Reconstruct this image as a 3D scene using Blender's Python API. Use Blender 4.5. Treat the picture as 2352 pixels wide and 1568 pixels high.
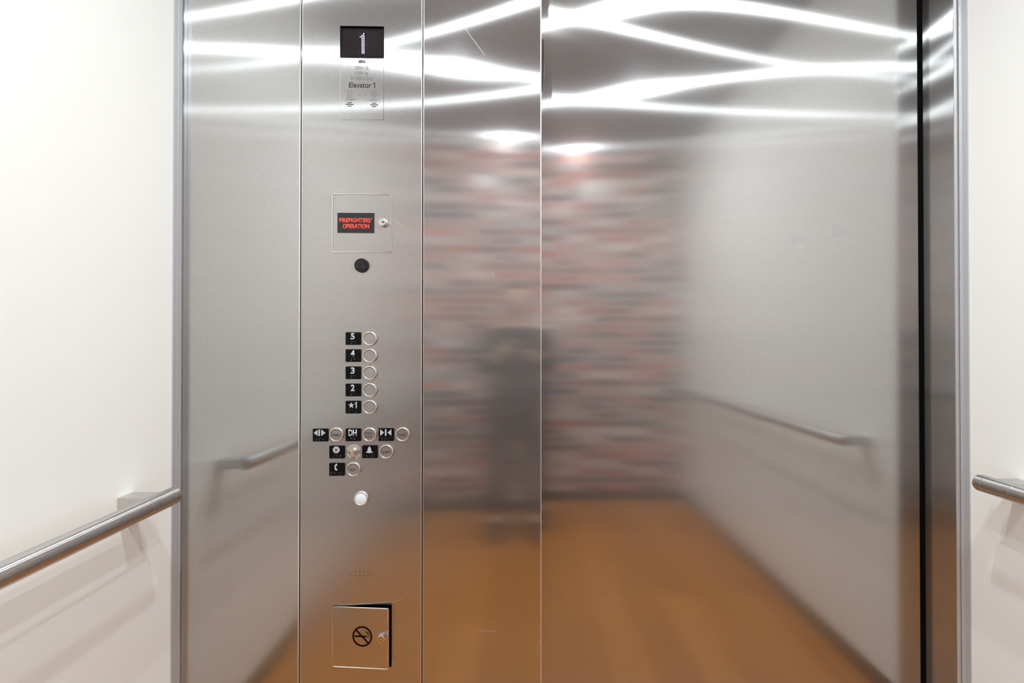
import bpy, bmesh, math, random
from mathutils import Vector, Matrix
random.seed(7)
for o in list(bpy.data.objects): bpy.data.objects.remove(o, do_unlink=True)
S = bpy.context.scene
PI = math.pi
R = math.radians

# ------------------------------------------------------------------ camera, world, exposure
FPX, CX, CY = 928.0, 1220.0, 779.0           # focal length and principal point in photo pixels (2352x1568)
CAMD, CAMH, YAW, PITCH = 1.044, 1.13, R(1.24), R(0.34)
cam = bpy.data.cameras.new('camera'); co = bpy.data.objects.new('viewpoint', cam)
S.collection.objects.link(co); S.camera = co
cam.sensor_width = 36; cam.lens = 36*FPX/2352
cam.shift_x = -(CX-1176)/2352; cam.shift_y = (CY-784)/2352
cam.clip_start = 0.005
co.location = (0, -CAMD, CAMH)
co.rotation_euler = (R(90)+PITCH, 0, -YAW)
W = bpy.data.worlds.new('world'); S.world = W; W.use_nodes = True
W.node_tree.nodes['Background'].inputs[0].default_value = (0.8, 0.85, 0.9, 1)
W.node_tree.nodes['Background'].inputs[1].default_value = 0.05
S.view_settings.view_transform = 'Standard'; S.view_settings.look = 'None'
S.view_settings.gamma = 1; S.view_settings.use_curve_mapping = False
S.view_settings.exposure = 0.0
LAMP = 4350.0                                   # strength of each ceiling downlight lens

_M = Matrix.Rotation(-YAW, 3, 'Z') @ Matrix.Rotation(R(90)+PITCH, 3, 'X')
def F(px, py, y=0.0):
    """point of the plane at depth y (front wall plane: y = 0) that photo pixel px, py shows"""
    d = _M @ Vector(((px-CX)/FPX, -(py-CY)/FPX, -1.0))
    t = (y+CAMD)/d.y
    return (d.x*t, CAMH + d.z*t)

# ------------------------------------------------------------------ room dimensions (metres)
MID = 785
XL = F(414, MID)[0]
XR = F(2206, MID)[0]
XS1 = F(690.5, MID)[0]; XS2 = F(970.5, MID)[0]      # seams left and right of the control panel
XJL = F(1243.5, MID)[0]; XJR = F(2194, MID)[0]      # door opening
REC = 0.080                                          # door stands this deep in the wall
LEN = 1.68; H = 2.50; HD = 2.20
MIDX = (XL+XR)/2

# ------------------------------------------------------------------ materials
def mat(name): 
    m = bpy.data.materials.new(name); m.use_nodes = True
    nt = m.node_tree
    return m, nt, nt.nodes, nt.links
def pbr(name, col, rough=0.5, metal=0.0, spec=0.5, coat=0.0, coatr=0.05, emis=None, es=0):
    m, nt, N, L = mat(name)
    b = N['Principled BSDF']
    b.inputs['Base Color'].default_value = (*col, 1); b.inputs['Roughness'].default_value = rough
    b.inputs['Metallic'].default_value = metal; b.inputs['Specular IOR Level'].default_value = spec
    b.inputs['Coat Weight'].default_value = coat; b.inputs['Coat Roughness'].default_value = coatr
    if emis: b.inputs['Emission Color'].default_value = (*emis, 1); b.inputs['Emission Strength'].default_value = es
    # a little procedural unevenness in the gloss
    tc = N.new('ShaderNodeTexCoord'); no = N.new('ShaderNodeTexNoise'); no.inputs['Scale'].default_value = 60
    mr = N.new('ShaderNodeMapRange'); mr.inputs[3].default_value = rough*0.92; mr.inputs[4].default_value = min(1, rough*1.08)
    L.new(tc.outputs['Object'], no.inputs['Vector']); L.new(no.outputs['Fac'], mr.inputs[0]); L.new(mr.outputs[0], b.inputs['Roughness'])
    return m
def steel(name, col, lobes, tangent=(0, 0, 1), grain=0.11, gs=(900, 900, 55), smudge=0.0, warp=0.0):
    """brushed stainless: anisotropic lobes, blur across the grain; lobes = (weight, roughness, anisotropy)"""
    m, nt, N, L = mat(name)
    N.remove(N['Principled BSDF']); out = N['Material Output']
    tc = N.new('ShaderNodeTexCoord'); mp = N.new('ShaderNodeMapping'); mp.inputs['Scale'].default_value = gs
    L.new(tc.outputs['Object'], mp.inputs[0])
    no = N.new('ShaderNodeTexNoise'); no.inputs['Scale'].default_value = 1; no.inputs['Detail'].default_value = 3
    L.new(mp.outputs[0], no.inputs['Vector'])
    mr = N.new('ShaderNodeMapRange'); mr.inputs[1].default_value = .25; mr.inputs[2].default_value = .75
    mr.inputs[3].default_value = 1-grain; mr.inputs[4].default_value = 1+grain*.5
    L.new(no.outputs['Fac'], mr.inputs[0])
    hs = N.new('ShaderNodeVectorMath'); hs.operation = 'SCALE'; hs.inputs[0].default_value = col
    L.new(mr.outputs[0], hs.inputs['Scale'])
    colout = hs.outputs[0]
    nrm = None
    if warp:
        mp2 = N.new('ShaderNodeMapping'); mp2.inputs['Scale'].default_value = (1.6, 1.6, 1.1)
        n2 = N.new('ShaderNodeTexNoise'); n2.inputs['Scale'].default_value = 1.6; n2.inputs['Detail'].default_value = 0
        L.new(tc.outputs['Object'], mp2.inputs[0]); L.new(mp2.outputs[0], n2.inputs['Vector'])
        bp = N.new('ShaderNodeBump'); bp.inputs['Strength'].default_value = 1; bp.inputs['Distance'].default_value = warp
        L.new(n2.outputs['Fac'], bp.inputs['Height']); nrm = bp.outputs[0]
    tv = N.new('ShaderNodeCombineXYZ')
    for i in range(3): tv.inputs[i].default_value = tangent[i]
    prev = None; tot = 0
    for w, r, a in lobes:
        g = N.new('ShaderNodeBsdfAnisotropic'); g.distribution = 'GGX' if hasattr(g, 'distribution') else None
        L.new(colout, g.inputs['Color']); g.inputs['Roughness'].default_value = r; g.inputs['Anisotropy'].default_value = a
        L.new(tv.outputs[0], g.inputs['Tangent'])
        if nrm: L.new(nrm, g.inputs['Normal'])
        tot += w
        if prev is None: prev = g.outputs[0]
        else:
            mx = N.new('ShaderNodeMixShader'); mx.inputs[0].default_value = w/tot
            L.new(prev, mx.inputs[1]); L.new(g.outputs[0], mx.inputs[2]); prev = mx.outputs[0]
    if smudge:
        df = N.new('ShaderNodeBsdfDiffuse'); df.inputs[0].default_value = (.62, .60, .57, 1)
        mx = N.new('ShaderNodeMixShader')
        L.new(prev, mx.inputs[1]); L.new(df.outputs[0], mx.inputs[2])
        n3 = N.new('ShaderNodeTexNoise'); n3.inputs['Scale'].default_value = 3.0; n3.inputs['Detail'].default_value = 3
        L.new(tc.outputs['Object'], n3.inputs['Vector'])
        m3 = N.new('ShaderNodeMapRange'); m3.inputs[1].default_value = .4; m3.inputs[2].default_value = .75
        m3.inputs[3].default_value = smudge*.5; m3.inputs[4].default_value = smudge
        L.new(n3.outputs['Fac'], m3.inputs[0]); L.new(m3.outputs[0], mx.inputs[0]); prev = mx.outputs[0]
    L.new(prev, out.inputs['Surface'])
    return m

SC = (.60, .60, .593)
M_panel = steel('brushed_steel_panel', SC, [(1, .105, .64), (.55, .27, .895)], smudge=.05)
M_door = steel('brushed_steel_door', SC, [(1, .105, .64), (.55, .27, .895)], smudge=.05)
M_cop = steel('brushed_steel_faceplate', SC, [(1, .18, .72), (.55, .29, .895)], smudge=.07)
M_satin = steel('satin_steel', (.72, .71, .69), [(1, .42, 0)], smudge=.1)
M_rail = steel('handrail_steel', (.74, .73, .72), [(1, .16, -.6), (1, .24, -.86)], tangent=(0, 1, 0), gs=(60, 900, 60), smudge=.03)
M_railcap = M_rail
M_alu = pbr('anodised_aluminium', (.61, .635, .665), .38, .5)
M_edge = pbr('polished_steel_edge', (.84, .84, .85), .35, .80)
M_chrome = pbr('chrome', (.80, .78, .76), .10, 1.0)
M_brass = pbr('worn_nickel', (.72, .66, .58), .16, 1.0)
M_black = pbr('black_plastic', (.004, .004, .0045), .35, spec=.12)
M_gap = pbr('black_rubber_gap', (.003, .003, .003), .8, spec=.05)
M_cap = pbr('dark_charcoal_plastic', (.016, .017, .019), .32, spec=.2)
M_capline = pbr('embossed_grey_line', (.10, .10, .10), .4)
M_white = pbr('white_inlay', (.56, .57, .62), .45)
M_ring = pbr('polished_button_ring', (.86, .85, .83), .20, 1.0)
M_dot = pbr('braille_bead', (.30, .30, .31), .35)
M_ink = pbr('engraved_black_ink', (.035, .033, .032), .6, spec=.1)
M_inkgrey = pbr('engraved_grey_ink', (.16, .16, .16), .6)
M_inkbrown = pbr('engraved_dark_brown_ink', (.012, .005, .006), .6, spec=.1)
M_redtext = pbr('red_lit_lettering', (.9, .06, .04), .5, emis=(1, .05, .03), es=.75)
M_windowdark = pbr('dark_acrylic_window', (.030, .028, .029), .30, spec=.25)
M_display = pbr('dark_display_glass', (.012, .008, .010), .12)
M_led_off = pbr('unlit_led', (.035, .032, .035), .4)
M_led_on = pbr('lit_led', (.9, .9, 1), .4, emis=(.55, .53, 1.0), es=1.25)
M_lens = pbr('milky_light_lens', (.80, .84, .90), .35, coat=.4, emis=(.8, .9, 1), es=.12)
M_wall = pbr('warm_white_laminate', (.90, .90, .865), .42, spec=.45)
M_ceil = steel('satin_metal_ceiling', (.52, .53, .56), [(1, .55, .0)], smudge=.3, gs=(20, 20, 20))
M_base = pbr('dark_steel_baseboard', (.20, .18, .16), .35, .8)
def lamp_mat(name, col, k):
    """LED lens with a downward beam: strongest straight below, weaker to the sides"""
    m, nt, N, L = mat(name); N.remove(N['Principled BSDF'])
    g = N.new('ShaderNodeNewGeometry'); dp = N.new('ShaderNodeVectorMath'); dp.operation = 'DOT_PRODUCT'
    L.new(g.outputs['Incoming'], dp.inputs[0]); dp.inputs[1].default_value = (0, 0, 1)
    ab = N.new('ShaderNodeMath'); ab.operation = 'ABSOLUTE'; L.new(dp.outputs['Value'], ab.inputs[0])
    pw = N.new('ShaderNodeMath'); pw.operation = 'POWER'; L.new(ab.outputs[0], pw.inputs[0]); pw.inputs[1].default_value = 3.0
    ml = N.new('ShaderNodeMath'); ml.operation = 'MULTIPLY_ADD'; L.new(pw.outputs[0], ml.inputs[0])
    ml.inputs[1].default_value = k*LAMP*.74; ml.inputs[2].default_value = k*LAMP*.24
    em = N.new('ShaderNodeEmission'); em.inputs[0].default_value = (*col, 1); L.new(ml.outputs[0], em.inputs[1])
    L.new(em.outputs[0], N['Material Output'].inputs['Surface'])
    return m
M_lamp = lamp_mat('lamp_glass', (.90, .965, 1.0), 1)
M_lamp_front = lamp_mat('front_lamp_glass', (.90, .965, 1.0), .75)
M_lamp_rear = lamp_mat('rear_lamp_glass', (.92, .965, 1.0), .14)
M_skin = pbr('skin', (.55, .36, .26), .5)
M_cloth = pbr('charcoal_cloth', (.022, .021, .026), .9)
M_denim = pbr('dark_navy_cloth', (.018, .020, .030), .9)
M_hair = pbr('dark_hair', (.03, .02, .015), .6)
M_shoe = pbr('black_leather', (.015, .014, .014), .4)
M_scratch = pbr('bare_scratch', (.70, .69, .68), .4, .6)
M_mark = steel('dried_smear_film', (.56, .57, .585), [(1, .125, .60), (.6, .27, .85)], smudge=.07)

def floor_mat():
    m, nt, N, L = mat('wood_plank_floor'); b = N['Principled BSDF']
    tc = N.new('ShaderNodeTexCoord'); mp = N.new('ShaderNodeMapping')
    mp.inputs['Rotation'].default_value = (0, 0, R(90))
    L.new(tc.outputs['Object'], mp.inputs[0])
    br = N.new('ShaderNodeTexBrick'); br.inputs['Scale'].default_value = 1
    br.inputs['Brick Width'].default_value = 1.2; br.inputs['Row Height'].default_value = .15
    br.inputs['Mortar Size'].default_value = .0012; br.inputs['Color1'].default_value = (.33, .120, .021, 1)
    br.inputs['Color2'].default_value = (.46, .175, .032, 1); br.inputs['Mortar'].default_value = (.22, .09, .03, 1)
    L.new(mp.outputs[0], br.inputs['Vector'])
    m2 = N.new('ShaderNodeMapping'); m2.inputs['Scale'].default_value = (40, 2.2, 1)
    no = N.new('ShaderNodeTexNoise'); no.inputs['Scale'].default_value = 1.2; no.inputs['Detail'].default_value = 5
    L.new(tc.outputs['Object'], m2.inputs[0]); L.new(m2.outputs[0], no.inputs['Vector'])
    mr = N.new('ShaderNodeMapRange'); mr.inputs[3].default_value = .7; mr.inputs[4].default_value = 1.3
    L.new(no.outputs['Fac'], mr.inputs[0])
    vm = N.new('ShaderNodeVectorMath'); vm.operation = 'SCALE'
    L.new(br.outputs['Color'], vm.inputs[0]); L.new(mr.outputs[0], vm.inputs['Scale'])
    L.new(vm.outputs[0], b.inputs['Base Color']); b.inputs['Roughness'].default_value = .42
    return m
M_floor = floor_mat()
def brick_mat():
    m, nt, N, L = mat('printed_brick_laminate'); b = N['Principled BSDF']
    tc = N.new('ShaderNodeTexCoord'); sp = N.new('ShaderNodeSeparateXYZ'); cb = N.new('ShaderNodeCombineXYZ')
    L.new(tc.outputs['Object'], sp.inputs[0]); L.new(sp.outputs[0], cb.inputs[0]); L.new(sp.outputs[2], cb.inputs[1])
    def bt(c1, c2, mo):
        br = N.new('ShaderNodeTexBrick'); br.inputs['Scale'].default_value = 1
        br.inputs['Brick Width'].default_value = .20; br.inputs['Row Height'].default_value = .0575
        br.inputs['Mortar Size'].default_value = .0065; br.inputs['Mortar Smooth'].default_value = .2
        br.inputs['Color1'].default_value = c1; br.inputs['Color2'].default_value = c2; br.inputs['Mortar'].default_value = mo
        L.new(cb.outputs[0], br.inputs['Vector']); return br
    br = bt((0, 0, 0, 1), (1, 1, 1, 1), (.5, .5, .5, 1))
    rp = N.new('ShaderNodeValToRGB'); e = rp.color_ramp.elements; rp.color_ramp.interpolation = 'LINEAR'
    e[0].position = 0; e[0].color = (.36, .085, .06, 1); e[1].position = 1; e[1].color = (.52, .30, .25, 1)
    for p, c in ((.15, (.72, .55, .50)), (.3, (.20, .06, .055)), (.45, (.10, .10, .11)), (.6, (.55, .13, .08)), (.75, (.60, .50, .48)), (.88, (.13, .12, .125))):
        q = e.new(p); q.color = (*c, 1)
    L.new(br.outputs['Color'], rp.inputs[0])
    no = N.new('ShaderNodeTexNoise'); no.inputs['Scale'].default_value = 14; no.inputs['Detail'].default_value = 4
    L.new(tc.outputs['Object'], no.inputs['Vector'])
    mr = N.new('ShaderNodeMapRange'); mr.inputs[3].default_value = .85; mr.inputs[4].default_value = 1.5
    L.new(no.outputs['Fac'], mr.inputs[0])
    vm = N.new('ShaderNodeVectorMath'); vm.operation = 'SCALE'; L.new(rp.outputs[0], vm.inputs[0]); L.new(mr.outputs[0], vm.inputs['Scale'])
    mx = N.new('ShaderNodeMix'); mx.data_type = 'RGBA'
    L.new(br.outputs['Fac'], mx.inputs[0]); L.new(vm.outputs[0], mx.inputs[6]); mx.inputs[7].default_value = (.46, .42, .40, 1)
    L.new(mx.outputs[2], b.inputs['Base Color']); b.inputs['Roughness'].default_value = .45; b.inputs['Coat Weight'].default_value = 1; b.inputs['Coat IOR'].default_value = 1.8; b.inputs['Coat Roughness'].default_value = .12
    b.inputs['Specular IOR Level'].default_value = .6
    return m
M_brick = brick_mat()

# ------------------------------------------------------------------ mesh helpers
def link(name, me, m, parent=None, smooth=False):
    o = bpy.data.objects.new(name, me); S.collection.objects.link(o)
    if m: me.materials.append(m)
    if smooth:
        for p in me.polygons: p.use_smooth = True
    if parent: o.parent = parent
    return o
def obj(name, bm, m, parent=None, smooth=False, bevel=0, seg=2, angle=False):
    bmesh.ops.recalc_face_normals(bm, faces=bm.faces)
    me = bpy.data.meshes.new(name); bm.to_mesh(me); bm.free()
    o = link(name, me, m, parent, smooth or angle)
    if angle: me.set_sharp_from_angle(angle=R(35))
    if bevel:
        b = o.modifiers.new('bevel', 'BEVEL'); b.width = bevel; b.segments = seg; b.limit_method = 'ANGLE'
        b.harden_normals = False
    return o
def box(bm, x0, x1, y0, y1, z0, z1):
    v = [bm.verts.new((x, y, z)) for x in (x0, x1) for y in (y0, y1) for z in (z0, z1)]
    for f in ((0, 1, 3, 2), (4, 6, 7, 5), (0, 4, 5, 1), (2, 3, 7, 6), (0, 2, 6, 4), (1, 5, 7, 3)):
        bm.faces.new([v[i] for i in f])
def B(*a):
    bm = bmesh.new(); box(bm, *a); return bm
def lathe(bm, cx, cz, prof, n=48, y0=0.0, sq=None):
    """solid of revolution about the y axis; prof = [(radius, y), ...] ends closed to the axis when radius is 0"""
    rings = []
    for r, y in prof:
        if r == 0: rings.append([bm.verts.new((cx, y0+y, cz))])
        else: rings.append([bm.verts.new((cx+r*math.cos(2*PI*i/n), y0+y, cz+r*math.sin(2*PI*i/n))) for i in range(n)])
    for a, b in zip(rings, rings[1:]):
        for i in range(n):
            j = (i+1) % n
            if len(a) == 1: bm.faces.new((a[0], b[i], b[j]))
            elif len(b) == 1: bm.faces.new((a[i], b[0], a[j]))
            else: bm.faces.new((a[i], b[i], b[j], a[j]))
def LT(cx, cz, prof, n=48, y0=0.0):
    bm = bmesh.new(); lathe(bm, cx, cz, prof, n, y0); return bm
def prism(bm, pts, y0, y1):
    """outline in x, z pushed from y0 to y1"""
    a = [bm.verts.new((x, y0, z)) for x, z in pts]; b = [bm.verts.new((x, y1, z)) for x, z in pts]
    bm.faces.new(a); bm.faces.new(b[::-1])
    n = len(pts)
    for i in range(n): bm.faces.new((a[i], b[i], b[(i+1) % n], a[(i+1) % n]))
def rrect(x0, x1, z0, z1, r, n=6):
    p = []
    for cx, cz, a in ((x1-r, z1-r, 0), (x0+r, z1-r, 90), (x0+r, z0+r, 180), (x1-r, z0+r, 270)):
        for i in range(n+1):
            t = R(a+90*i/n); p.append((cx+r*math.cos(t), cz+r*math.sin(t)))
    return p
def frame(bm, outer, inner, y0, y1):
    """ring between two outlines of equal length"""
    o0 = [bm.verts.new((x, y0, z)) for x, z in outer]; i0 = [bm.verts.new((x, y0, z)) for x, z in inner]
    o1 = [bm.verts.new((x, y1, z)) for x, z in outer]; i1 = [bm.verts.new((x, y1, z)) for x, z in inner]
    n = len(outer)
    for i in range(n):
        j = (i+1) % n
        bm.faces.new((o0[i], o0[j], i0[j], i0[i])); bm.faces.new((o1[i], i1[i], i1[j], o1[j]))
        bm.faces.new((o0[i], o1[i], o1[j], o0[j])); bm.faces.new((i0[i], i0[j], i1[j], i1[i]))
def dots(bm, pts, r, y0, h, n=8):
    for x, z in pts: lathe(bm, x, z, [(r, 0), (r*.75, -h*.7), (0, -h)], n, y0)
def empty(name, loc=(0, 0, 0), parent=None):
    o = bpy.data.objects.new(name, None); S.collection.objects.link(o); o.location = loc; o.empty_display_size = .1
    if parent: o.parent = parent
    return o
def tag(o, label=None, cat=None, group=None, kind=None):
    if label: o['label'] = label
    if cat: o['category'] = cat
    if group: o['group'] = group
    if kind: o['kind'] = kind
    return o
_tx = {}
def text(name, s, px, py, h, w, m, parent, y=-.0004, t=.0003, bold=0.0, label=None, anchor='C'):
    """flat raised lettering centred on photo pixel px, py; h = overall height, w = overall width, both in photo pixels"""
    cu = bpy.data.curves.new('letters', 'FONT'); cu.body = s; cu.align_x = 'CENTER'; cu.offset = bold
    cu.space_line = .95
    ob = bpy.data.objects.new('letters', cu); S.collection.objects.link(ob)
    bpy.context.view_layer.update()
    dg = bpy.context.evaluated_depsgraph_get()
    me = bpy.data.meshes.new_from_object(ob.evaluated_get(dg))
    bpy.data.objects.remove(ob, do_unlink=True)
    xs = [v.co.x for v in me.vertices]; ys = [v.co.y for v in me.vertices]
    X0, X1, Y0, Y1 = min(xs), max(xs), min(ys), max(ys)
    cx, cz = F(px, py); sx = abs(F(px+w/2, py)[0]-F(px-w/2, py)[0])/(X1-X0); sz = abs(F(px, py+h/2)[1]-F(px, py-h/2)[1])/(Y1-Y0)
    bm = bmesh.new(); bm.from_mesh(me); bpy.data.meshes.remove(me)
    for v in bm.verts:
        v.co = Vector((cx+(v.co.x-(X0+X1)/2)*sx, y, cz+(v.co.y-(Y0+Y1)/2)*sz))
    o = obj(name, bm, m, parent)
    sm = o.modifiers.new('thick', 'SOLIDIFY'); sm.thickness = t; sm.offset = 0
    if label: o['label'] = label
    return o
def PX(px, py=MID): return F(px, py)

# ------------------------------------------------------------------ room shell
def struct(name, bm, m, label, **k):
    o = obj(name, bm, m, **k); tag(o, label, 'wall' if 'wall' in name else name.split('_')[0], kind='structure'); return o
struct('floor', B(XL-.05, XR+.05, -LEN-.05, .14, -.03, 0), M_floor, 'brown wood plank floor')
struct('ceiling', B(XL-.05, XR+.05, -LEN-.05, .14, H, H+.03), M_ceil, 'grey metal ceiling')
struct('wall_left', B(XL-.03, XL, -LEN-.03, .14, 0, H), M_wall, 'left wall of plain warm white laminate')
struct('wall_right', B(XR, XR+.03, -LEN-.03, .14, 0, H), M_wall, 'right wall of plain warm white laminate')
struct('wall_back', B(XL, XR, -LEN-.03, -LEN, 0, H), M_brick, 'red and grey brick wall seen mirrored in the steel')
def sidewall(name, x0, x1, label):
    return struct(name, B(x0, x1, 0, .02, 0, H), M_panel, label, bevel=.0012)
GP = .0016
a = sidewall('wall_front', XL+.0035, XS1-GP, 'brushed steel wall panel left of the elevator button panel')
b = obj('wall_front', B(XS2+GP, XJL, 0, .02, 0, H), M_panel, bevel=.0012)
tag(b, 'brushed steel wall panel between the button panel and the door', 'wall', kind='structure')
sd = obj('jamb_return', B(XJL-.002, XJL, .02, REC-.006, 0, H), M_panel, b)
def edge(par, x0, x1): obj('polished_edge', B(x0, x1, -.0009, 0, 0, H), M_edge, par)
edge(a, XS1-GP-.0028, XS1-GP); edge(b, XS2+GP, XS2+GP+.0012); edge(b, XJL-.0024, XJL)
# dark cavity behind the seams
bk = obj('wall_front_backing', B(XL, XJL-.003, .0202, .03, 0, H), M_gap); tag(bk, 'dark backing behind the steel panel seams', 'wall', kind='structure')
# right jamb: a narrow front edge and a deep side face beside the door
j = obj('wall_front', B(XJR, XR-.0035, 0, .14, 0, H), M_panel, bevel=.0008)
tag(j, 'narrow brushed steel door jamb beside the right white wall', 'wall', kind='structure')
edge(j, XJR+.0004, XR-.0036)
tr = obj('wall_front', B(XJL, XJR, 0, .02, HD, H), M_panel); tag(tr, 'steel panel over the door', 'wall', kind='structure')
# door and the black gap beside it
d = empty('door_1', ((XJL+XJR)/2, REC, 0)); tag(d, 'closed brushed steel sliding elevator door', 'door', kind='structure')
def lo(bm, o):                                             # mesh given in world space, parent away from the origin
    bmesh.ops.translate(bm, vec=-o.location, verts=bm.verts); return bm
XD = XJR-.0175
obj('door_panel', lo(B(XJL-.03, XD, REC, REC+.03, .012, HD+.03), d), M_door, d, bevel=.002)
obj('rubber_edge', lo(B(XD+.0002, XJR-.0005, REC+.002, REC+.03, .012, HD+.03), d), M_gap, d)
bb = obj('trim_3', B(XJL, XJR, .02, .13, HD+.04, H), M_gap); tag(bb, 'dark head space above the door', 'trim', kind='structure')
sl = obj('trim_4', B(XJL, XJR, .0, .13, .0, .010), M_alu); tag(sl, 'grooved metal door sill', 'trim', kind='structure')
# aluminium corner trims on the side walls
def corner_trim(n, x, s, wdt, label):
    bm = bmesh.new()
    pr = [(0, -.004), (.0035, -.004), (.0035, -.004-wdt*.42), (.0022, -.004-wdt*.45), (.0022, -.004-wdt*.52), (.0035, -.004-wdt*.55), (.0035, -.004-wdt), (0, -.004-wdt)]
    a = [bm.verts.new((x+s*u, v, 0)) for u, v in pr]; c = [bm.verts.new((x+s*u, v, H)) for u, v in pr]
    bm.faces.new(a); bm.faces.new(c[::-1])
    for i in range(len(pr)): bm.faces.new((a[i], c[i], c[(i+1) % len(pr)], a[(i+1) % len(pr)]))
    o = obj('trim_%d' % n, bm, M_alu); tag(o, label, 'trim', kind='structure')
corner_trim(1, XL, 1, .021, 'grooved aluminium corner trim on the left wall')
corner_trim(2, XR, -1, .0185, 'grooved aluminium corner trim on the right wall')
for n, bm in (('left', B(XL, XL+.006, -LEN, -.03, 0, .065)), ('right', B(XR-.006, XR, -LEN, -.03, 0, .065)), ('back', B(XL+.006, XR-.006, -LEN, -LEN+.006, 0, .065))):
    o = obj('baseboard_'+n, bm, M_base); tag(o, 'dark metal baseboard of the %s wall' % n, 'baseboard', kind='structure')

# ------------------------------------------------------------------ ceiling downlights
LPOS = [(-.24, -.44, 'front left'), (.24, -.44, 'front right'), (-.47, -.974, 'middle left'), (.47, -.974, 'middle right'), (-.24, -1.632, 'rear left'), (.24, -1.632, 'rear right')]
for dx, y, nm in LPOS:
    x = MIDX+dx
    t = empty('downlight', (x, y, H)); tag(t, 'round recessed downlight at the %s of the grey ceiling' % nm, 'ceiling light', 'downlights in the elevator ceiling')
    bm = bmesh.new(); n = 32
    prof = [(.046, 0), (.046, -.003), (.032, -.005), (.0205, -.002), (.0205, 0)]
    rings = [[bm.verts.new((r*math.cos(2*PI*i/n), r*math.sin(2*PI*i/n), z)) for i in range(n)] for r, z in prof]
    for A, C in zip(rings, rings[1:]):
        for i in range(n): bm.faces.new((A[i], C[i], C[(i+1) % n], A[(i+1) % n]))
    obj('bezel', bm, M_chrome, t, smooth=True)
    bm = bmesh.new(); dome = [[bm.verts.new((rr*math.cos(2*PI*i/16), rr*math.sin(2*PI*i/16), z)) for i in range(16)] for rr, z in ((.0205, -.0010), (.0195, -.0060), (.0155, -.0105), (.0085, -.0135))]
    for A, C in zip(dome, dome[1:]):
        for i in range(16): bm.faces.new((A[i], C[i], C[(i+1) % 16], A[(i+1) % 16]))
    bm.faces.new(dome[-1]); bmesh.ops.recalc_face_normals(bm, faces=bm.faces)
    me = bpy.data.meshes.new('lens'); bm.to_mesh(me); bm.free(); link('lens', me, M_lamp_rear if 'rear' in nm else M_lamp_front if 'front' in nm else M_lamp, t)

# ------------------------------------------------------------------ handrails
def tube(bm, p0, p1, r, n=40, caps=True, cb=.004):
    d = (Vector(p1)-Vector(p0)); Ln = d.length; d.normalize()
    q = d.to_track_quat('Z', 'Y')
    prof = [(0, 0), (r-cb, 0), (r-cb*.35, cb*.3), (r, cb), (r, Ln-cb), (r-cb*.35, Ln-cb*.3), (r-cb, Ln), (0, Ln)]
    rings = []
    for rr, z in prof:
        if rr == 0: rings.append([bm.verts.new(Vector(p0)+q@Vector((0, 0, z)))])
        else: rings.append([bm.verts.new(Vector(p0)+q@Vector((rr*math.cos(2*PI*i/n), rr*math.sin(2*PI*i/n), z))) for i in range(n)])
    for a, b in zip(rings, rings[1:]):
        for i in range(n):
            k = (i+1) % n
            if len(a) == 1: bm.faces.new((a[0], b[k], b[i]))
            elif len(b) == 1: bm.faces.new((a[i], a[k], b[0]))
            else: bm.faces.new((a[i], a[k], b[k], b[i]))
RR = .0195
def rail(side, y_end, z_front, z_back, off, label, brk):
    x = XL+off if side < 0 else XR-off
    xw = XL if side < 0 else XR
    t = empty('handrail', (x, -LEN/2, 0)); tag(t, label, 'handrail', 'round steel handrails on the side walls')
    y1 = -LEN+.11
    zf = lambda y: z_front+(z_back-z_front)*(y_end-y)/(y_end-y1)
    bm = bmesh.new(); tube(bm, (x, y1, z_back), (x, y_end, z_front), RR)
    obj('rail', lo(bm, t), M_rail, t, angle=True)
    for yy in (y_end-.018, y_end-.072):                       # hairline joints of the end sleeve
        bm = bmesh.new(); z = zf(yy)
        n = 40
        for i in range(n):
            pass
        r2 = RR+.0003
        A = [bm.verts.new((x+r2*math.cos(2*PI*i/n), yy-.0003, z+r2*math.sin(2*PI*i/n))) for i in range(n)]
        C = [bm.verts.new((x+r2*math.cos(2*PI*i/n), yy+.0003, z+r2*math.sin(2*PI*i/n))) for i in range(n)]
        for i in range(n): bm.faces.new((A[i], C[i], C[(i+1) % n], A[(i+1) % n]))
        obj('sleeve_joint', lo(bm, t), M_satin, t, smooth=True)
    for yb in brk:
        z = zf(yb)
        xa, xb = sorted((xw-side*.0, x))
        bm = B(min(xw, x), max(xw, x), yb-.0175, yb+.0175, z-.016, z+.011)
        obj('bracket', lo(bm, t), M_satin, t, bevel=.0015)
    return t
# rail ends read off the photograph
rail(-1, -.115, CAMH-.345, CAMH-.372, .085, 'round brushed steel handrail on the left white wall', (-.140, -.80, -1.40))
rail(1, -.115, CAMH-.330, CAMH-.330, .085, 'round brushed steel handrail on the right white wall', (-.140, -.80, -1.40))

# ------------------------------------------------------------------ car lantern on the door jamb
lx = XJL
z0, z1 = F(1246, 231, .03)[1], F(1246, 101, .03)[1]
t = empty('car_lantern', (lx, .035, (z0+z1)/2)); tag(t, 'slim polished arrival lantern on the steel edge left of the door', 'lantern')
bm = bmesh.new(); hz = (z1-z0)
pr = [(0, z1), (.0068, z1-.001), (.0078, z1-hz*.35), (.0080, z1-hz*.55), (.0066, z1-hz*.72), (0.003, z0+hz*.10), (0, z0)]
A = [bm.verts.new((lx+u, .012, z)) for u, z in pr]; C = [bm.verts.new((lx+u, .058, z)) for u, z in pr]
bm.faces.new(A); bm.faces.new(C[::-1])
for i in range(len(pr)): bm.faces.new((A[i], C[i], C[(i+1) % len(pr)], A[(i+1) % len(pr)]))
obj('lantern_housing', lo(bm, t), pbr('dark_chrome', (.25, .27, .29), .12, 1.0), t, bevel=.0008)
bm = B(lx+.004, lx+.0086, .018, .052, z0+hz*.42, z0+hz*.62); obj('lantern_lens', lo(bm, t), M_lens, t, bevel=.001)

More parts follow.
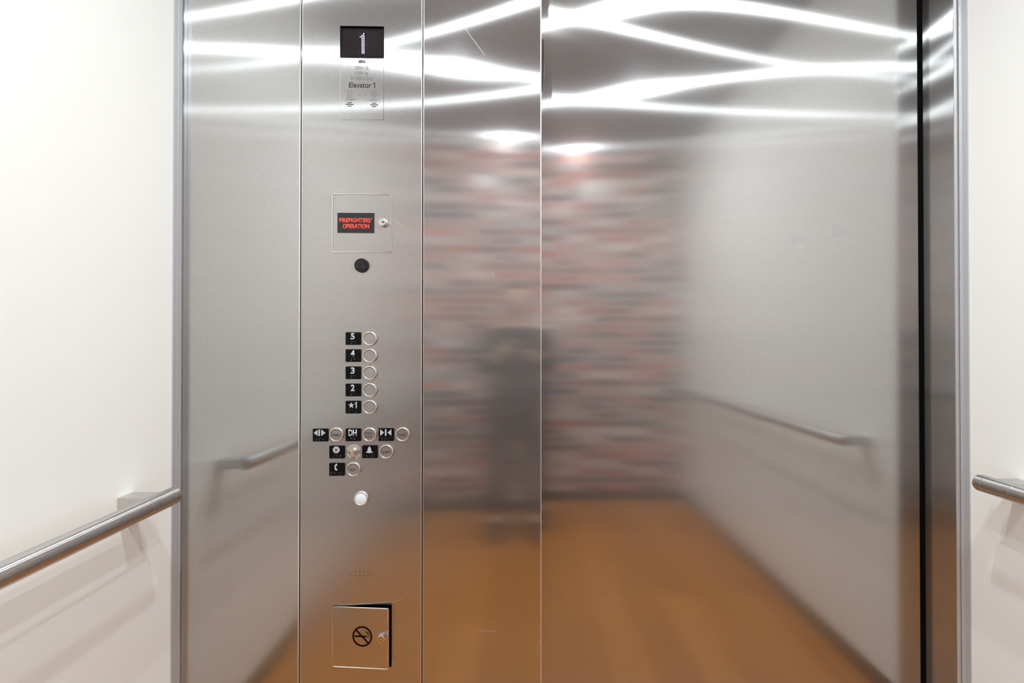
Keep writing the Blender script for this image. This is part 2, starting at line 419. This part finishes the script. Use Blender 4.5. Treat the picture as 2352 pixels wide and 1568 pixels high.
# ------------------------------------------------------------------ control panel
CP = empty('control_panel', (0, 0, 0))
tag(CP, 'tall brushed steel elevator button panel with floor buttons, display and key boxes', 'control panel')
# faceplate with cut-outs for the display and the lower cabinet
bm = bmesh.new()
xa, xb = XS1+GP, XS2-GP
dx0, dz1 = F(781.2, 59.0); dx1, dz0 = F(882.0, 134.5)
lx0, lz1 = F(764.0, 1390); lx1, lz0 = F(899.6, 1531)
def slab(x0, x1, z0, z1): box(bm, x0, x1, 0, .006, z0, z1)
slab(xa, xb, 0, lz0); slab(xa, lx0, lz0, lz1); slab(lx1, xb, lz0, lz1)
slab(xa, xb, lz1, dz0); slab(xa, dx0, dz0, dz1); slab(dx1, xb, dz0, dz1); slab(xa, xb, dz1, H)
bmesh.ops.remove_doubles(bm, verts=bm.verts, dist=1e-5)
obj('faceplate', bm, M_cop, CP)
# polished long edges of the faceplate
for x in (xa, xb):
    s = 1 if x == xa else -1
    w_ = .0010 if x == xa else .0018
    bm = bmesh.new(); box(bm, min(x, x+s*w_), max(x, x+s*w_), -.0009, 0, 0, H); obj('polished_edge', bm, M_edge, CP)
# display
D = obj('display', B(dx0, dx1, .004, .006, dz0, dz1), M_display, CP); D['label'] = 'dark dot-matrix display with a lit white 1'
bm = bmesh.new()
frame(bm, [(dx0, dz0), (dx1, dz0), (dx1, dz1), (dx0, dz1)], [(dx0+.001, dz0+.001), (dx1-.001, dz0+.001), (dx1-.001, dz1-.001), (dx0+.001, dz1-.001)], .0, .004)
obj('display_frame', bm, M_black, D)
def Z8(u, v): return F(760+u/7.13, 50+v/7.13)              # detail crop to plane
on = [(529, 175), (501, 201), (529, 203), (473, 228), (501, 228), (531, 229)] + [(501+k*.2, 228+26.6*k) for k in range(1, 11)] + [(531+k*.1, 229+26.5*k) for k in range(1, 11)]
bm = bmesh.new()
for i in range(25):
    for k in range(15):
        u, v = 205+26.2*i, 150+26.4*k
        if min((u-a)**2+(v-c)**2 for a, c in on) < 300: continue
        x, z = Z8(u, v); r = .0006
        box(bm, x-r, x+r, .0036, .004, z-r, z+r)
obj('unlit_dots', bm, M_led_off, D)
bm = bmesh.new()
for u, v in on:
    x, z = Z8(u, v); lathe(bm, x, z, [(.0015, 0), (.0012, -.0004), (0, -.0006)], 10, .004)
o = obj('lit_number', bm, M_led_on, D); o['label'] = 'lit white number 1'
# name plate
nx0, nz0 = F(781.4, 274.3); nx1, nz1 = F(881.8, 135.2)
bm = bmesh.new(); box(bm, nx0, nx1, -.0004, 0, nz0, nz1)
NP = obj('nameplate', bm, M_cop, CP); NP['label'] = 'thin steel plate engraved with capacity and elevator number'
bm = bmesh.new(); e = .0006
frame(bm, [(nx0, nz0), (nx1, nz0), (nx1, nz1), (nx0, nz1)], [(nx0+e, nz0+e), (nx1-e, nz0+e), (nx1-e, nz1-e), (nx0+e, nz1-e)], -.0007, -.0001)
obj('plate_edge', bm, M_chrome, NP)
YN = -.0006
bm = bmesh.new()
for k in range(4):
    x, z = F(831.5-8.3+2.08+4.16*k, 141.2); w = .0021; hh = .0042
    box(bm, x-w, x+w, YN-.0001, YN+.0001, z-hh, z+hh)
obj('logo_squares', bm, M_ink, NP)
for k, ch in enumerate('KONE'):
    text('logo_letter', ch, 831.5-8.3+2.08+4.16*k, 141.2, 5.2, 2.7, M_panel, NP, y=YN-.0003, t=.0001, bold=.02)
text('capacity_text', '3500 LB', 831.0, 155.9, 7.4, 30.5, M_inkgrey, NP, y=YN)
text('capacity_text', '1588 kg', 831.3, 168.4, 8.6, 28.5, M_inkgrey, NP, y=YN)
text('capacity_text', '21 PERSONS', 831.1, 180.3, 7.6, 52.5, M_inkgrey, NP, y=YN)
text('elevator_number', 'Elevator 1', 831.8, 195.6, 12.2, 59.5, M_ink, NP, y=YN, bold=.004)
for fx, fy, k in ((859.2, 190.6, 1.0), (816.6, 165.0, .55), (812.6, 177.3, .62)):
    bm = bmesh.new(); prism(bm, [F(fx+u*k, fy+v*k) for u, v in ((0, 0), (0, 1.6), (-2.6, 2.9), (-2.6, 1.7), (-.8, 0))], YN-.0002, YN+.0001)
    obj('numeral_flag', bm, M_ink if k == 1.0 else M_inkgrey, NP)
for cx, cy in ((803.2, 213.4), (859.4, 214.5)):
    bm = bmesh.new(); pts = [F(cx+4.8*i, cy+4.6*k) for i in (-1, 0, 1) for k in (-1, 0, 1)]
    for x, z in pts: lathe(bm, x, z, [(.0009, 0), (.0009, -.0003), (0, -.0003)], 8, YN+.0002)
    obj('indicator_dots', bm, M_ink, NP)
bm = bmesh.new()
for p in ((824.2, 218.7), (838.4, 218.9)):
    x, z = F(*p); lathe(bm, x, z, [(.0009, 0), (.0009, -.0003), (0, -.0003)], 8, YN+.0002)
obj('sensor_dots', bm, M_ink, NP)
text('small_text', 'Call in', 803.0, 222.6, 4.3, 14, M_inkgrey, NP, y=YN)
text('small_text', 'progress', 806.4, 229.4, 5.0, 21, M_inkgrey, NP, y=YN)
text('small_text', 'Call', 858.3, 223.6, 4.2, 9, M_inkgrey, NP, y=YN)
text('small_text', 'received', 859.0, 229.8, 4.3, 20, M_inkgrey, NP, y=YN)
for cx, dy in ((803.0, 0), (859.5, 1.1)):
    bm = bmesh.new()
    for w, y in ((10, 236.2), (19, 240.0), (10, 243.9)):
        x0, z0_ = F(cx-w/2, y+dy+.75); x1, z1_ = F(cx+w/2, y+dy-.75); box(bm, x0, x1, YN-.0001, YN+.0002, z0_, z1_)
    obj('intercom_symbol', bm, M_ink, NP)

# --- key locks
def lock(parent, px, py, r, hgt, m, name='key_lock', slot='h', tilt=(0, 0), y=-.001):
    x, z = F(px, py)
    rr = r/889.0
    K = obj(name, LT(x, z, [(rr*1.12, 0), (rr*1.12, -.001), (rr, -.0015), (rr, -hgt+.0008), (rr-.0008, -hgt), (0, -hgt)], 40, y), m, parent, angle=True)
    bm = bmesh.new()
    if slot == 'h':
        box(bm, x-.0006, x+rr*.62, y-hgt-.0002, y-hgt+.0002, z-.0012, z+.0012)
        box(bm, x+rr*.1, x+rr*.4, y-hgt-.0002, y-hgt+.0002, z-.0022, z+.0012)
    else:                                                     # tubular key lock: ring groove with a notch
        n = 28; ro, ri = rr*.58, rr*.42
        frame(bm, [(x+ro*math.cos(2*PI*i/n), z+ro*math.sin(2*PI*i/n)) for i in range(n)], [(x+ri*math.cos(2*PI*i/n), z+ri*math.sin(2*PI*i/n)) for i in range(n)], y-hgt-.0002, y-hgt+.0002)
        box(bm, x-.0008, x+.0008, y-hgt-.0002, y-hgt+.0002, z+ri, z+rr*.78)
    obj('keyhole', bm, M_ink, K)
    return K

# --- firefighters' box
x0, z1 = F(763.6, 444.6); x1, z0 = F(899.4, 580.0)
bm = bmesh.new(); g = .0022; n = 6
frame(bm, rrect(x0, x1, z0, z1, .005, n), rrect(x0+g, x1-g, z0+g, z1-g, .0035, n), -.0022, .0)
FB = obj('firefighter_box', bm, M_chrome, CP, bevel=.0006); FB['label'] = 'square steel box with red FIREFIGHTERS\u2019 OPERATION sign and key lock'
bm = bmesh.new(); prism(bm, rrect(x0+g+.0004, x1-g-.0004, z0+g+.0004, z1-g-.0004, .003, n), -.0010, -.0001)
obj('box_door', bm, M_cop, FB)
wx0, wz1 = F(775.6, 488.8); wx1, wz0 = F(860.8, 535.9)
bm = bmesh.new(); box(bm, wx0, wx1, -.0018, -.0010, wz0, wz1); obj('sign_window', bm, M_windowdark, FB)
bm = bmesh.new(); e = .0006
frame(bm, [(wx0-e, wz0-e), (wx1+e, wz0-e), (wx1+e, wz1+e), (wx0-e, wz1+e)], [(wx0, wz0), (wx1, wz0), (wx1, wz1), (wx0, wz1)], -.0020, -.0010)
obj('window_rim', bm, M_satin, FB)
text('sign_text', 'FIREFIGHTERS', 816.1, 506.2, 9.6, 71.5, M_redtext, FB, y=-.0020, bold=.014, label='red glowing word FIREFIGHTERS\u2019')
text('sign_text', "'", 854.5, 503.2, 3.6, 1.6, M_redtext, FB, y=-.0020, bold=.02)
text('sign_text', 'OPERATION', 818.2, 519.9, 9.8, 60.5, M_redtext, FB, y=-.0020, bold=.014, label='red glowing word OPERATION')
lock(FB, 881.0, 512.6, 8.6, .010, M_satin, slot='h')
# --- black cap
x, z = F(831.4, 609.8)
C1 = obj('round_cap', LT(x, z, [(.0180, 0), (.0180, -.004), (.0172, -.0052), (0, -.0058)], 56), M_cap, CP, angle=True); C1['label'] = 'round black cap under the firefighters\u2019 box'
bm = bmesh.new(); pts = [(-70, 22), (-82, 30), (-80, 10), (-58, 5), (-62, -22), (-50, -40), (-20, -44), (6, -40), (22, -15), (34, 8), (62, 30), (20, 26), (-12, 20), (-36, 30), (-60, 30), (-70, 22)]
for (u0, v0), (u1, v1) in zip(pts, pts[1:]):
    p0 = Vector((x+u0/7.13/889, z-v0/7.13/889)); p1 = Vector((x+u1/7.13/889, z-v1/7.13/889)); d_ = (p1-p0); n_ = Vector((-d_.y, d_.x)).normalized()*.00022
    prism(bm, [tuple(p0+n_), tuple(p1+n_), tuple(p1-n_), tuple(p0-n_)], -.00605, -.0053)
obj('helmet_emblem', bm, M_capline, C1)

# --- buttons and plates
def button(px, py, label, legend=None, lines=1):
    x, z = F(px, py)
    ring = obj('push_button', LT(x, z, [(.0184, 0), (.0186, -.002), (.0176, -.0048), (.0160, -.0058), (.0146, -.0052), (.0142, -.0030), (.0142, 0)], 64), M_ring, CP, angle=False, smooth=True)
    ring['label'] = label
    obj('button_gap', LT(x, z, [(.0146, -.0016), (0, -.0016)], 48), M_gap, ring)
    obj('button_face', LT(x, z, [(.0137, -.001), (.0137, -.0040), (.0133, -.0044), (0, -.0044)], 56), M_cop, ring)
    if legend:
        for s, dy, h, w in legend: text('legend', s, px-1.6, py+dy, h, w, M_inkbrown if lines == 3 else M_ink, ring, y=-.0047)
    return ring
def poly(bm, px, py, pts, y0=-.0028, y1=-.0020):
    prism(bm, [F(px+u/7.127, py+v/7.127) for u, v in pts], y0, y1)
def plate(px, py, label, braille=(), sym=None, txt=None):
    x, z = F(px, py); w, h = .0195, .0163
    bm = bmesh.new(); prism(bm, rrect(x-w, x+w, z-h, z+h, .0022, 5), -.0022, 0)
    P = obj('braille_plate', bm, M_black, CP, bevel=.0004); P['label'] = label
    if txt:
        s, dx, dy, hh, ww = txt
        text('raised_character', s, px+dx, py+dy, hh, ww, M_white, P, y=-.0026, t=.0008, bold=.03)
    if sym:
        bm = bmesh.new()
        for pts in sym: poly(bm, px, py, pts)
        obj('raised_symbol', bm, M_white, P)
    if braille:
        bm = bmesh.new(); dots(bm, [F(px+u/7.127, py+v/7.127) for u, v in braille], .00065, -.0022, .0006, 6)
        obj('braille_dots', bm, M_dot, P)
    return P
BP = lambda l, cy: l
br = {'5': [(-24, 50), (-42, 84), (-24, 84), (12, 50), (-24, 66), (30, 64)], '4': [(-28, 48), (-28, 66), (-46, 82), (-28, 82), (5, 48), (22, 48), (22, 66)],
      '3': [(-24, 48), (-24, 66), (-42, 84), (-24, 84), (12, 48), (30, 48)], '2': [(-22, 48), (-22, 66), (-38, 84), (-22, 84), (12, 48), (12, 66)]}
floors = [('5', 777.3), ('4', 816.3), ('3', 855.8), ('2', 895.2)]
for s, y in floors:
    button(850.1, y, 'round steel floor button beside the black plate 5'.replace('plate 5', 'plate '+s))
    plate(812, y, 'black braille plate with white %s' % s, br[s], txt=(s, -1.1, -4.9, 15.0, 9.0))
button(850.1, 934.0, 'round steel floor button beside the black star 1 plate')
star = []
for k in range(10):
    r_ = 52 if k % 2 == 0 else 20; a_ = -PI/2+PI*k/5; star.append((-30+r_*math.cos(a_), -30+r_*math.sin(a_)))
plate(812, 934.5, 'black braille plate with white star and 1', [(-66, 50), (-50, 50), (-14, 50), (-66, 84), (34, 84), (52, 66)], sym=[star, [(60, -88), (60, 17), (44, 17), (44, -62), (28, -58), (28, -70), (42, -76), (50, -88)]])
yA = 998.0
plate(736.9, yA+.6, 'black braille plate with white door-open arrows', [(-68, 48), (-68, 84), (-50, 66), (-14, 48), (4, 48), (-14, 66), (-14, 84), (38, 66), (56, 84)],
      sym=[[(-108, -38), (-46, -90), (-44, 12)], [(-30, -90), (-6, -90), (-6, 12), (-30, 12)], [(14, -92), (84, -38), (16, 12)]])
button(773.9, yA-.8, 'round steel button engraved OPEN', [('OPEN', .9, 5.2, 18.5)])
plate(812.0, yA, 'black braille plate with white DH', [(-40, 52), (-24, 52), (-24, 66), (12, 52), (12, 68), (30, 68)], txt=('DH', -1.2, -4.8, 15.0, 19.0))
button(849.8, yA-.6, 'round steel button engraved DOOR HOLD', [('DOOR', -3.4, 4.8, 15.2), ('HOLD', 4.0, 4.8, 14.0)])
plate(887.5, yA-.6, 'black braille plate with white door-close arrows', [(-112, 52), (-94, 52), (-60, 52), (-60, 68), (-60, 84), (-14, 52), (2, 68), (-14, 84), (40, 66), (40, 84), (58, 52), (90, 52), (104, 60)],
      sym=[[(-96, -88), (-34, -34), (-94, 20)], [(-18, -88), (6, -88), (6, 18), (-18, 18)], [(86, -90), (86, 16), (26, -34)]])
button(925.5, yA-1.2, 'round steel button engraved CLOSE', [('CLOSE', .8, 5.0, 17.5)])
oc = [(-10+58*math.cos(PI/8+PI/4*k), -38+58*math.sin(PI/8+PI/4*k)) for k in range(8)]
P = plate(774.8, 1037.5, 'black braille plate with white octagon stop sign', [(-52, 84), (-34, 50), (-2, 50), (-2, 84), (16, 66), (50, 50), (68, 50), (50, 66), (50, 84)], sym=[oc])
bm = bmesh.new()
poly(bm, 774.8, 1037.5, [(-34, -58), (-28, -64), (14, -18), (8, -12)], -.0032, -.0026); poly(bm, 774.8, 1037.5, [(8, -64), (14, -58), (-28, -12), (-34, -18)], -.0033, -.0026)
obj('cross_mark', bm, M_black, P)
bell = [(-6, -92), (-12, -88), (-10, -80), (-26, -66), (-32, -30), (-36, -12), (-60, 6), (-58, 14), (-14, 14), (-10, 24), (2, 24), (6, 14), (50, 14), (54, 6), (28, -12), (24, -30), (18, -66), (2, -80), (4, -88)]
plate(850.1, 1036.8, 'black braille plate with white alarm bell', [(-98, 52), (-46, 52), (-46, 68), (-46, 84), (22, 52), (22, 68), (4, 84), (56, 50), (74, 50), (56, 84)], sym=[[(u-2, v) for u, v in bell]])
button(888.0, 1036.2, 'round steel button engraved ALARM', [('ALARM', .8, 5.0, 18.0)])
x, z = F(812.6, 1037.0)
KS = obj('key_switch', LT(x, z, [(.0192, 0), (.0190, -.0006), (0, -.0006)], 56), M_satin, CP); KS['label'] = 'round key switch engraved RUN and STOP'
obj('lock_collar', LT(x, z, [(.0112, 0), (.0108, -.004), (.0098, -.007), (.0092, -.0075), (0, -.0075)], 40, -.0006), M_brass, KS, angle=True)
obj('lock_core', LT(x-.0002, z, [(.0076, 0), (.0074, -.0035), (.0064, -.0040), (.0060, -.0028), (.0044, -.0028), (.0042, -.0040), (0, -.0042)], 36, -.0078), M_brass, KS, angle=True)
bm = bmesh.new(); box(bm, x-.0075, x-.0040, -.0125, -.0119, z-.001, z+.001); obj('keyhole', bm, M_ink, KS)
text('legend', 'STOP', 811.8, 1051.7, 3.2, 9, M_inkbrown, KS, y=-.0009)
for s, dx in (('RUN', -15.0), ('STOP', 14.0)):
    t_ = text('legend', s, 812.6, 1037.0, 2.8, 8, M_inkbrown, KS, y=0)
    for v in t_.data.vertices:
        u, w = v.co.x-x, v.co.z-z; sgn = 1 if dx < 0 else -1
        v.co.x, v.co.z, v.co.y = x+dx/889-w*sgn, z+u*sgn, -.0009
tel = [(-42+24, -88), (-6, -96), (6, -92), (8, -68), (2, -60), (-10, -62), (-16, -48), (-14, -24), (-8, -12), (4, -10), (8, 2), (4, 16), (-12, 18), (-26, 8), (-36, -16), (-38, -46), (-32, -74)]
plate(774.6, 1077.2, 'black braille plate with white telephone receiver', [(-94, 48), (-76, 48), (-94, 64), (-94, 82), (-42, 48), (-42, 64), (-24, 64), (26, 64), (60, 48), (76, 64), (60, 80)], sym=[tel])
button(812.7, 1076.4, 'round steel button engraved HELP', [('HELP', 1.0, 5.0, 14.0)])
x, z = F(830.3, 1143.5)
LG = obj('indicator_light', LT(x, z, [(.0190, 0), (.0190, -.002), (.0178, -.005), (.0162, -.0058), (.0150, -.0050), (.0146, -.0030), (.0146, 0)], 64), M_ring, CP, smooth=True); LG['label'] = 'chrome ringed round light with milky white lens'
obj('light_lens', LT(x, z, [(.0145, -.001), (.0145, -.0040), (.012, -.0050), (0, -.0054)], 56), M_lens, LG, smooth=True)
# --- speaker holes
bm = bmesh.new()
for y, xs in ((1311.8, (816.9, 826.3, 835.7, 845.2)), (1321.1, (807.4, 816.9, 826.3, 835.7, 845.2, 854.7)), (1330.4, (816.9, 826.3, 835.7, 845.2))):
    for px in xs:
        x, z = F(px, y); lathe(bm, x, z, [(.0011, 0), (.0011, -.00035), (0, -.00035)], 12, .0001)
o = obj('speaker_holes', bm, M_ink, CP); o['label'] = 'three rows of small dark speaker holes'
# --- lower cabinet, its door a little ajar on the right
CB = empty('service_cabinet', (0, 0, 0), CP); CB['label'] = 'square service cabinet with no-smoking sign and ajar door'
obj('cabinet_box', B(lx0, lx1, .0195, .0200, lz0, lz1), M_gap, CB)
bm = bmesh.new()
frame(bm, [(lx0, lz0), (lx1, lz0), (lx1, lz1), (lx0, lz1)], [(lx0+.0008, lz0+.0008), (lx1-.0008, lz0+.0008), (lx1-.0008, lz1-.0008), (lx0+.0008, lz1-.0008)], .001, .0195)
obj('cabinet_liner', bm, M_black, CB)
AJ = R(4.6)
hx = lx0+.0006
def ajar(o):                                                  # swing about the hinge on the left edge
    for v in o.data.vertices:
        dx_, dy_ = v.co.x-hx, v.co.y
        v.co.x = hx+dx_*math.cos(AJ)+dy_*math.sin(AJ); v.co.y = -dx_*math.sin(AJ)+dy_*math.cos(AJ)
    return o
# the door seen through perspective: its closed outline
CDX1 = lx1-.0028; CDZ1, CDZ0 = lz1-.0014, lz0+.0030
bm = bmesh.new(); prism(bm, rrect(hx, CDX1, CDZ0, CDZ1, .0035, n), -.0014, .0)
CD = ajar(obj('cabinet_door', bm, M_cop, CB))
bm = bmesh.new(); g = .0026
frame(bm, rrect(hx-.0002, CDX1+.0002, CDZ0-.0002, CDZ1+.0002, .0037, n), rrect(hx+g, CDX1-g, CDZ0+g, CDZ1-g, .0020, n), -.0026, .001)
ajar(obj('door_rim', bm, M_chrome, CB, bevel=.0009))
K = lock(CB, 882.5, 1454.5, 7.4, .008, M_chrome, slot='t', y=-.0014)
ajar(K); [ajar(c) for c in K.children]
bm = bmesh.new(); sx, sz = F(835.3, 1456.0); n_ = 64; px_ = 1/889.0; ro, ri = 23.0*px_, 19.2*px_
frame(bm, [(sx+ro*math.cos(2*PI*i/n_), sz+ro*math.sin(2*PI*i/n_)) for i in range(n_)], [(sx+ri*math.cos(2*PI*i/n_), sz+ri*math.sin(2*PI*i/n_)) for i in range(n_)], -.0018, -.0012)
def q(pts): prism(bm, [(sx+u/5.445*px_, sz-v/5.445*px_) for u, v in pts], -.0018, -.0012)
q([(-84, -66), (-70, -82), (84, 74), (70, 88)])
q([(-98, -10), (52, -10), (52, 10), (-98, 10)])
q([(66, -4), (74, -4), (74, 14), (66, 14)]); q([(86, -4), (94, -4), (94, 14), (86, 14)]); q([(66, -18), (74, -18), (74, -10), (66, -10)]); q([(86, -18), (94, -18), (94, -10), (86, -10)])
for off in (0, 20):
    sp = [(44+off, -80), (34+off, -70), (36+off, -58), (48+off, -52), (56+off, -42), (66+off, -34), (72+off, -22)]
    for (a0, b0), (a1, b1) in zip(sp, sp[1:]):
        if off and b0 < -66: continue
        q([(a0-2.5, b0+1.5), (a0+2.5, b0-1.5), (a1+2.5, b1-1.5), (a1-2.5, b1+1.5)])
o = ajar(obj('no_smoking_sign', bm, M_inkbrown, CB)); o['label'] = 'dark brown no-smoking symbol'

# ------------------------------------------------------------------ scratches and smears on the steel
def scratch(parent, pts, y, w=.00018, m=M_scratch, name='scratch'):
    bm = bmesh.new()
    for p0, p1 in zip(pts, pts[1:]):
        a_ = Vector(F(*p0, y)); b_ = Vector(F(*p1, y)); d_ = b_-a_; n_ = Vector((-d_.y, d_.x)).normalized()*w
        prism(bm, [tuple(a_+n_), tuple(b_+n_*.6), tuple(b_-n_*.6), tuple(a_-n_)], y-.0002, y-.00005)
    if parent.location.length: lo(bm, parent)
    return obj(name, bm, m, parent)
scratch(b, [(1070, 66), (1083, 86), (1099, 107), (1114, 128)], 0)
scratch(b, [(1150, 206), (1160, 226)], 0, .0002)
scratch(b, [(1130, 633), (1134, 627)], 0, .0006)
scratch(b, [(1241, 1470), (1230, 1489), (1243, 1506)], 0, .0002)
scratch(b, [(1100, 1448), (1140, 1449)], 0, .00015)
scratch(CP, [(908, 511), (923, 517)], 0, .0002)
scratch(CP, [(902, 1384), (930, 1371)], 0, .0002)
def smear(px, py, rw, rh, seed):
    rnd = random.Random(seed); bm = bmesh.new(); n = 26
    cx_, cz_ = F(px, py, REC)
    k = 1/820.0
    ou = []; inn = []
    for i in range(n):
        a_ = 2*PI*i/n; f_ = 1+.18*math.sin(3*a_+seed)+rnd.uniform(-.08, .08); g_ = f_*(.80+rnd.uniform(-.05, .05))
        ou.append((cx_+rw*k*f_*math.cos(a_), cz_+rh*k*f_*math.sin(a_))); inn.append((cx_+rw*k*g_*math.cos(a_), cz_+rh*k*g_*math.sin(a_)))
    prism(bm, ou, REC-.0002, REC-.00005)
    obj('dried_smear', lo(bm, d), M_mark, d)
smear(1830, 547, 13, 14, 1); smear(1927, 529, 16, 15, 2)
scratch(d, [(1836, 562), (1844, 568), (1850, 572)], REC, .0006)

# ------------------------------------------------------------------ photographer behind the viewpoint, seen mirrored in the steel
PY = -1.36; PXC = -.03
PER = empty('person', (PXC, PY, 0)); tag(PER, 'person in dark clothes holding a camera, seen only as a dim reflection in the steel', 'person')
def skin(name, verts, edges, radii, m, parent, root=0, sub=2, loc=None):
    me = bpy.data.meshes.new(name); me.from_pydata(verts, edges, []); o = link(name, me, m, parent)
    sm = o.modifiers.new('skin', 'SKIN'); sm.use_smooth_shade = True
    for i, r in enumerate(radii):
        sv = me.skin_vertices[0].data[i]; sv.radius = (r, r) if not isinstance(r, tuple) else r; sv.use_root = (i == root)
    ss = o.modifiers.new('sub', 'SUBSURF'); ss.levels = sub; ss.render_levels = sub
    return o
# body coordinates are relative to the person's feet; +y looks at the door
V = []; E = []; RD = []
def add(p, r, par=None):
    V.append(p); RD.append(r)
    if par is not None: E.append((par, len(V)-1))
    return len(V)-1
UP = -.085
pel = add((0, -.02, .84), (.15, .11))
sp1 = add((0, -.02, 1.02+UP), (.14, .10), pel); ch = add((0, -.01, 1.20+UP), (.155, .11), sp1); nk = add((0, .0, 1.33+UP), (.06, .06), ch); hd = add((0, .02, 1.42+UP), (.07, .08), nk); ht = add((0, .02, 1.49+UP), (.06, .07), hd)
for s in (-1, 1):
    sh = add((s*.16, -.01, 1.26+UP), .055, ch); el = add((s*.20, .08, .95), .042, sh); wr = add((s*.09, .20, 1.06), .026, el); pm = add((s*.055, .235, 1.10), (.030, .018), wr)
    hip = add((s*.09, -.02, .80), .085, pel); kn = add((s*.11, .0, .46), .055, hip); an = add((s*.12, -.01, .10), .038, kn); to = add((s*.13, .12, .045), (.04, .03), an)
body = skin('body', V, E, RD, M_skin, PER)
# head with a face
bm = bmesh.new(); bmesh.ops.create_uvsphere(bm, u_segments=28, v_segments=20, radius=1)
for v in bm.verts:
    x_, y_, z_ = v.co; w_ = .076*(1-.18*max(0, -z_)); v.co = Vector((x_*w_, y_*.095, z_*.118))
    if y_ > .5:
        f_ = math.exp(-((x_/.16)**2+((z_+.12)/.22)**2)); v.co.y += .024*f_                        # nose
        for s in (-1, 1):
            e_ = math.exp(-(((x_-s*.38)/.17)**2+((z_-.08)/.10)**2)); v.co.y -= .012*e_             # eye sockets
        v.co.y += .006*math.exp(-((x_/.3)**2+((z_+.52)/.07)**2))                                   # lips
    v.co += Vector((0, .02, 1.445+UP))
obj('face', bm, M_skin, body, smooth=True)
for s in (-1, 1):
    bm = bmesh.new(); bmesh.ops.create_uvsphere(bm, u_segments=10, v_segments=8, radius=1)
    for v in bm.verts: v.co = Vector((v.co.x*.008+s*.074, v.co.y*.018+.015, v.co.z*.030+1.44+UP))
    obj('ear', bm, M_skin, body, smooth=True)
    bm = bmesh.new(); bmesh.ops.create_uvsphere(bm, u_segments=10, v_segments=8, radius=.011)
    for v in bm.verts: v.co += Vector((s*.029, .092, 1.454+UP))
    obj('eye', bm, M_ink, body, smooth=True)
    # five fingers
    bx_, by_, bz_ = s*.055, .245, 1.10
    for k, (ln, dz) in enumerate(((.040, .022), (.046, .008), (.043, -.006), (.034, -.019))):
        vs = [(bx_, by_, bz_+dz), (bx_-s*.004, by_+ln*.45, bz_+dz*1.1), (bx_-s*.018, by_+ln*.75, bz_+dz*1.1), (bx_-s*.032, by_+ln*.72, bz_+dz*1.05)]
        skin('finger', vs, [(0, 1), (1, 2), (2, 3)], [.0095, .009, .008, .007], M_skin, body, sub=1)
    vs = [(bx_-s*.004, by_-.01, bz_+.02), (bx_-s*.022, by_-.004, bz_+.034), (bx_-s*.040, by_+.004, bz_+.038)]
    skin('thumb', vs, [(0, 1), (1, 2)], [.011, .0095, .008], M_skin, body, sub=1)
# hair
bm = bmesh.new(); bmesh.ops.create_uvsphere(bm, u_segments=28, v_segments=20, radius=1)
for v in list(bm.verts):
    if v.co.z < -.25 or (v.co.y > .45 and v.co.z < .52): bm.verts.remove(v)
for v in bm.verts: v.co = Vector((v.co.x*.084, v.co.y*.104+.012, v.co.z*.124+1.45+UP))
o = obj('hair', bm, M_hair, PER, smooth=True); o.modifiers.new('t', 'SOLIDIFY').thickness = .008
# jacket and trousers
V = []; E = []; RD = []
c00 = add((0, -.02, .56), (.21, .16)); c0 = add((0, -.02, .80), (.195, .14), c00); c1 = add((0, -.02, .97), (.165, .125), c0); c2 = add((0, -.01, 1.19+UP), (.165, .125), c1); c3 = add((0, .0, 1.305+UP), (.08, .075), c2)
for s in (-1, 1):
    a1 = add((s*.165, -.01, 1.25+UP), .066, c2); a2 = add((s*.205, .075, .955), .054, a1); a3 = add((s*.11, .180, 1.045), .040, a2)
skin('jacket', V, E, RD, M_cloth, PER)
V = []; E = []; RD = []
c0 = add((0, -.02, .90), (.165, .125))
for s in (-1, 1):
    h1 = add((s*.095, -.02, .76), .100, c0); h2 = add((s*.11, .0, .46), .074, h1); h3 = add((s*.12, -.01, .09), .060, h2)
skin('trousers', V, E, RD, M_denim, PER)
for s in (-1, 1):
    bm = bmesh.new()
    bmesh.ops.create_uvsphere(bm, u_segments=20, v_segments=12, radius=1)
    for v in bm.verts:
        v.co = Vector((v.co.x*.052+s*.128, v.co.y*.14+.045, max(0.0, .05+v.co.z*.055*(1-.35*v.co.y))))
    obj('shoe', bm, M_shoe, PER, smooth=True)
# the camera held in front of the chest
KX, KY, KZ = 0, -CAMD-.075, CAMH-.005
CM = empty('photo_camera', (KX, KY, KZ)); tag(CM, 'small black camera held at chest height by the mirrored person', 'camera')
obj('camera_body', B(-.062, .062, -.045, .0, -.042, .042), M_black, CM, bevel=.008, seg=3)
obj('prism_hump', B(-.022, .022, -.035, .0, .042, .062), M_black, CM, bevel=.006)
obj('lens_barrel', LT(0, 0, [(.030, 0), (.031, .03), (.034, .045), (.034, .062), (.026, .062), (.024, .052), (0, .050)], 36), M_black, CM, angle=True)
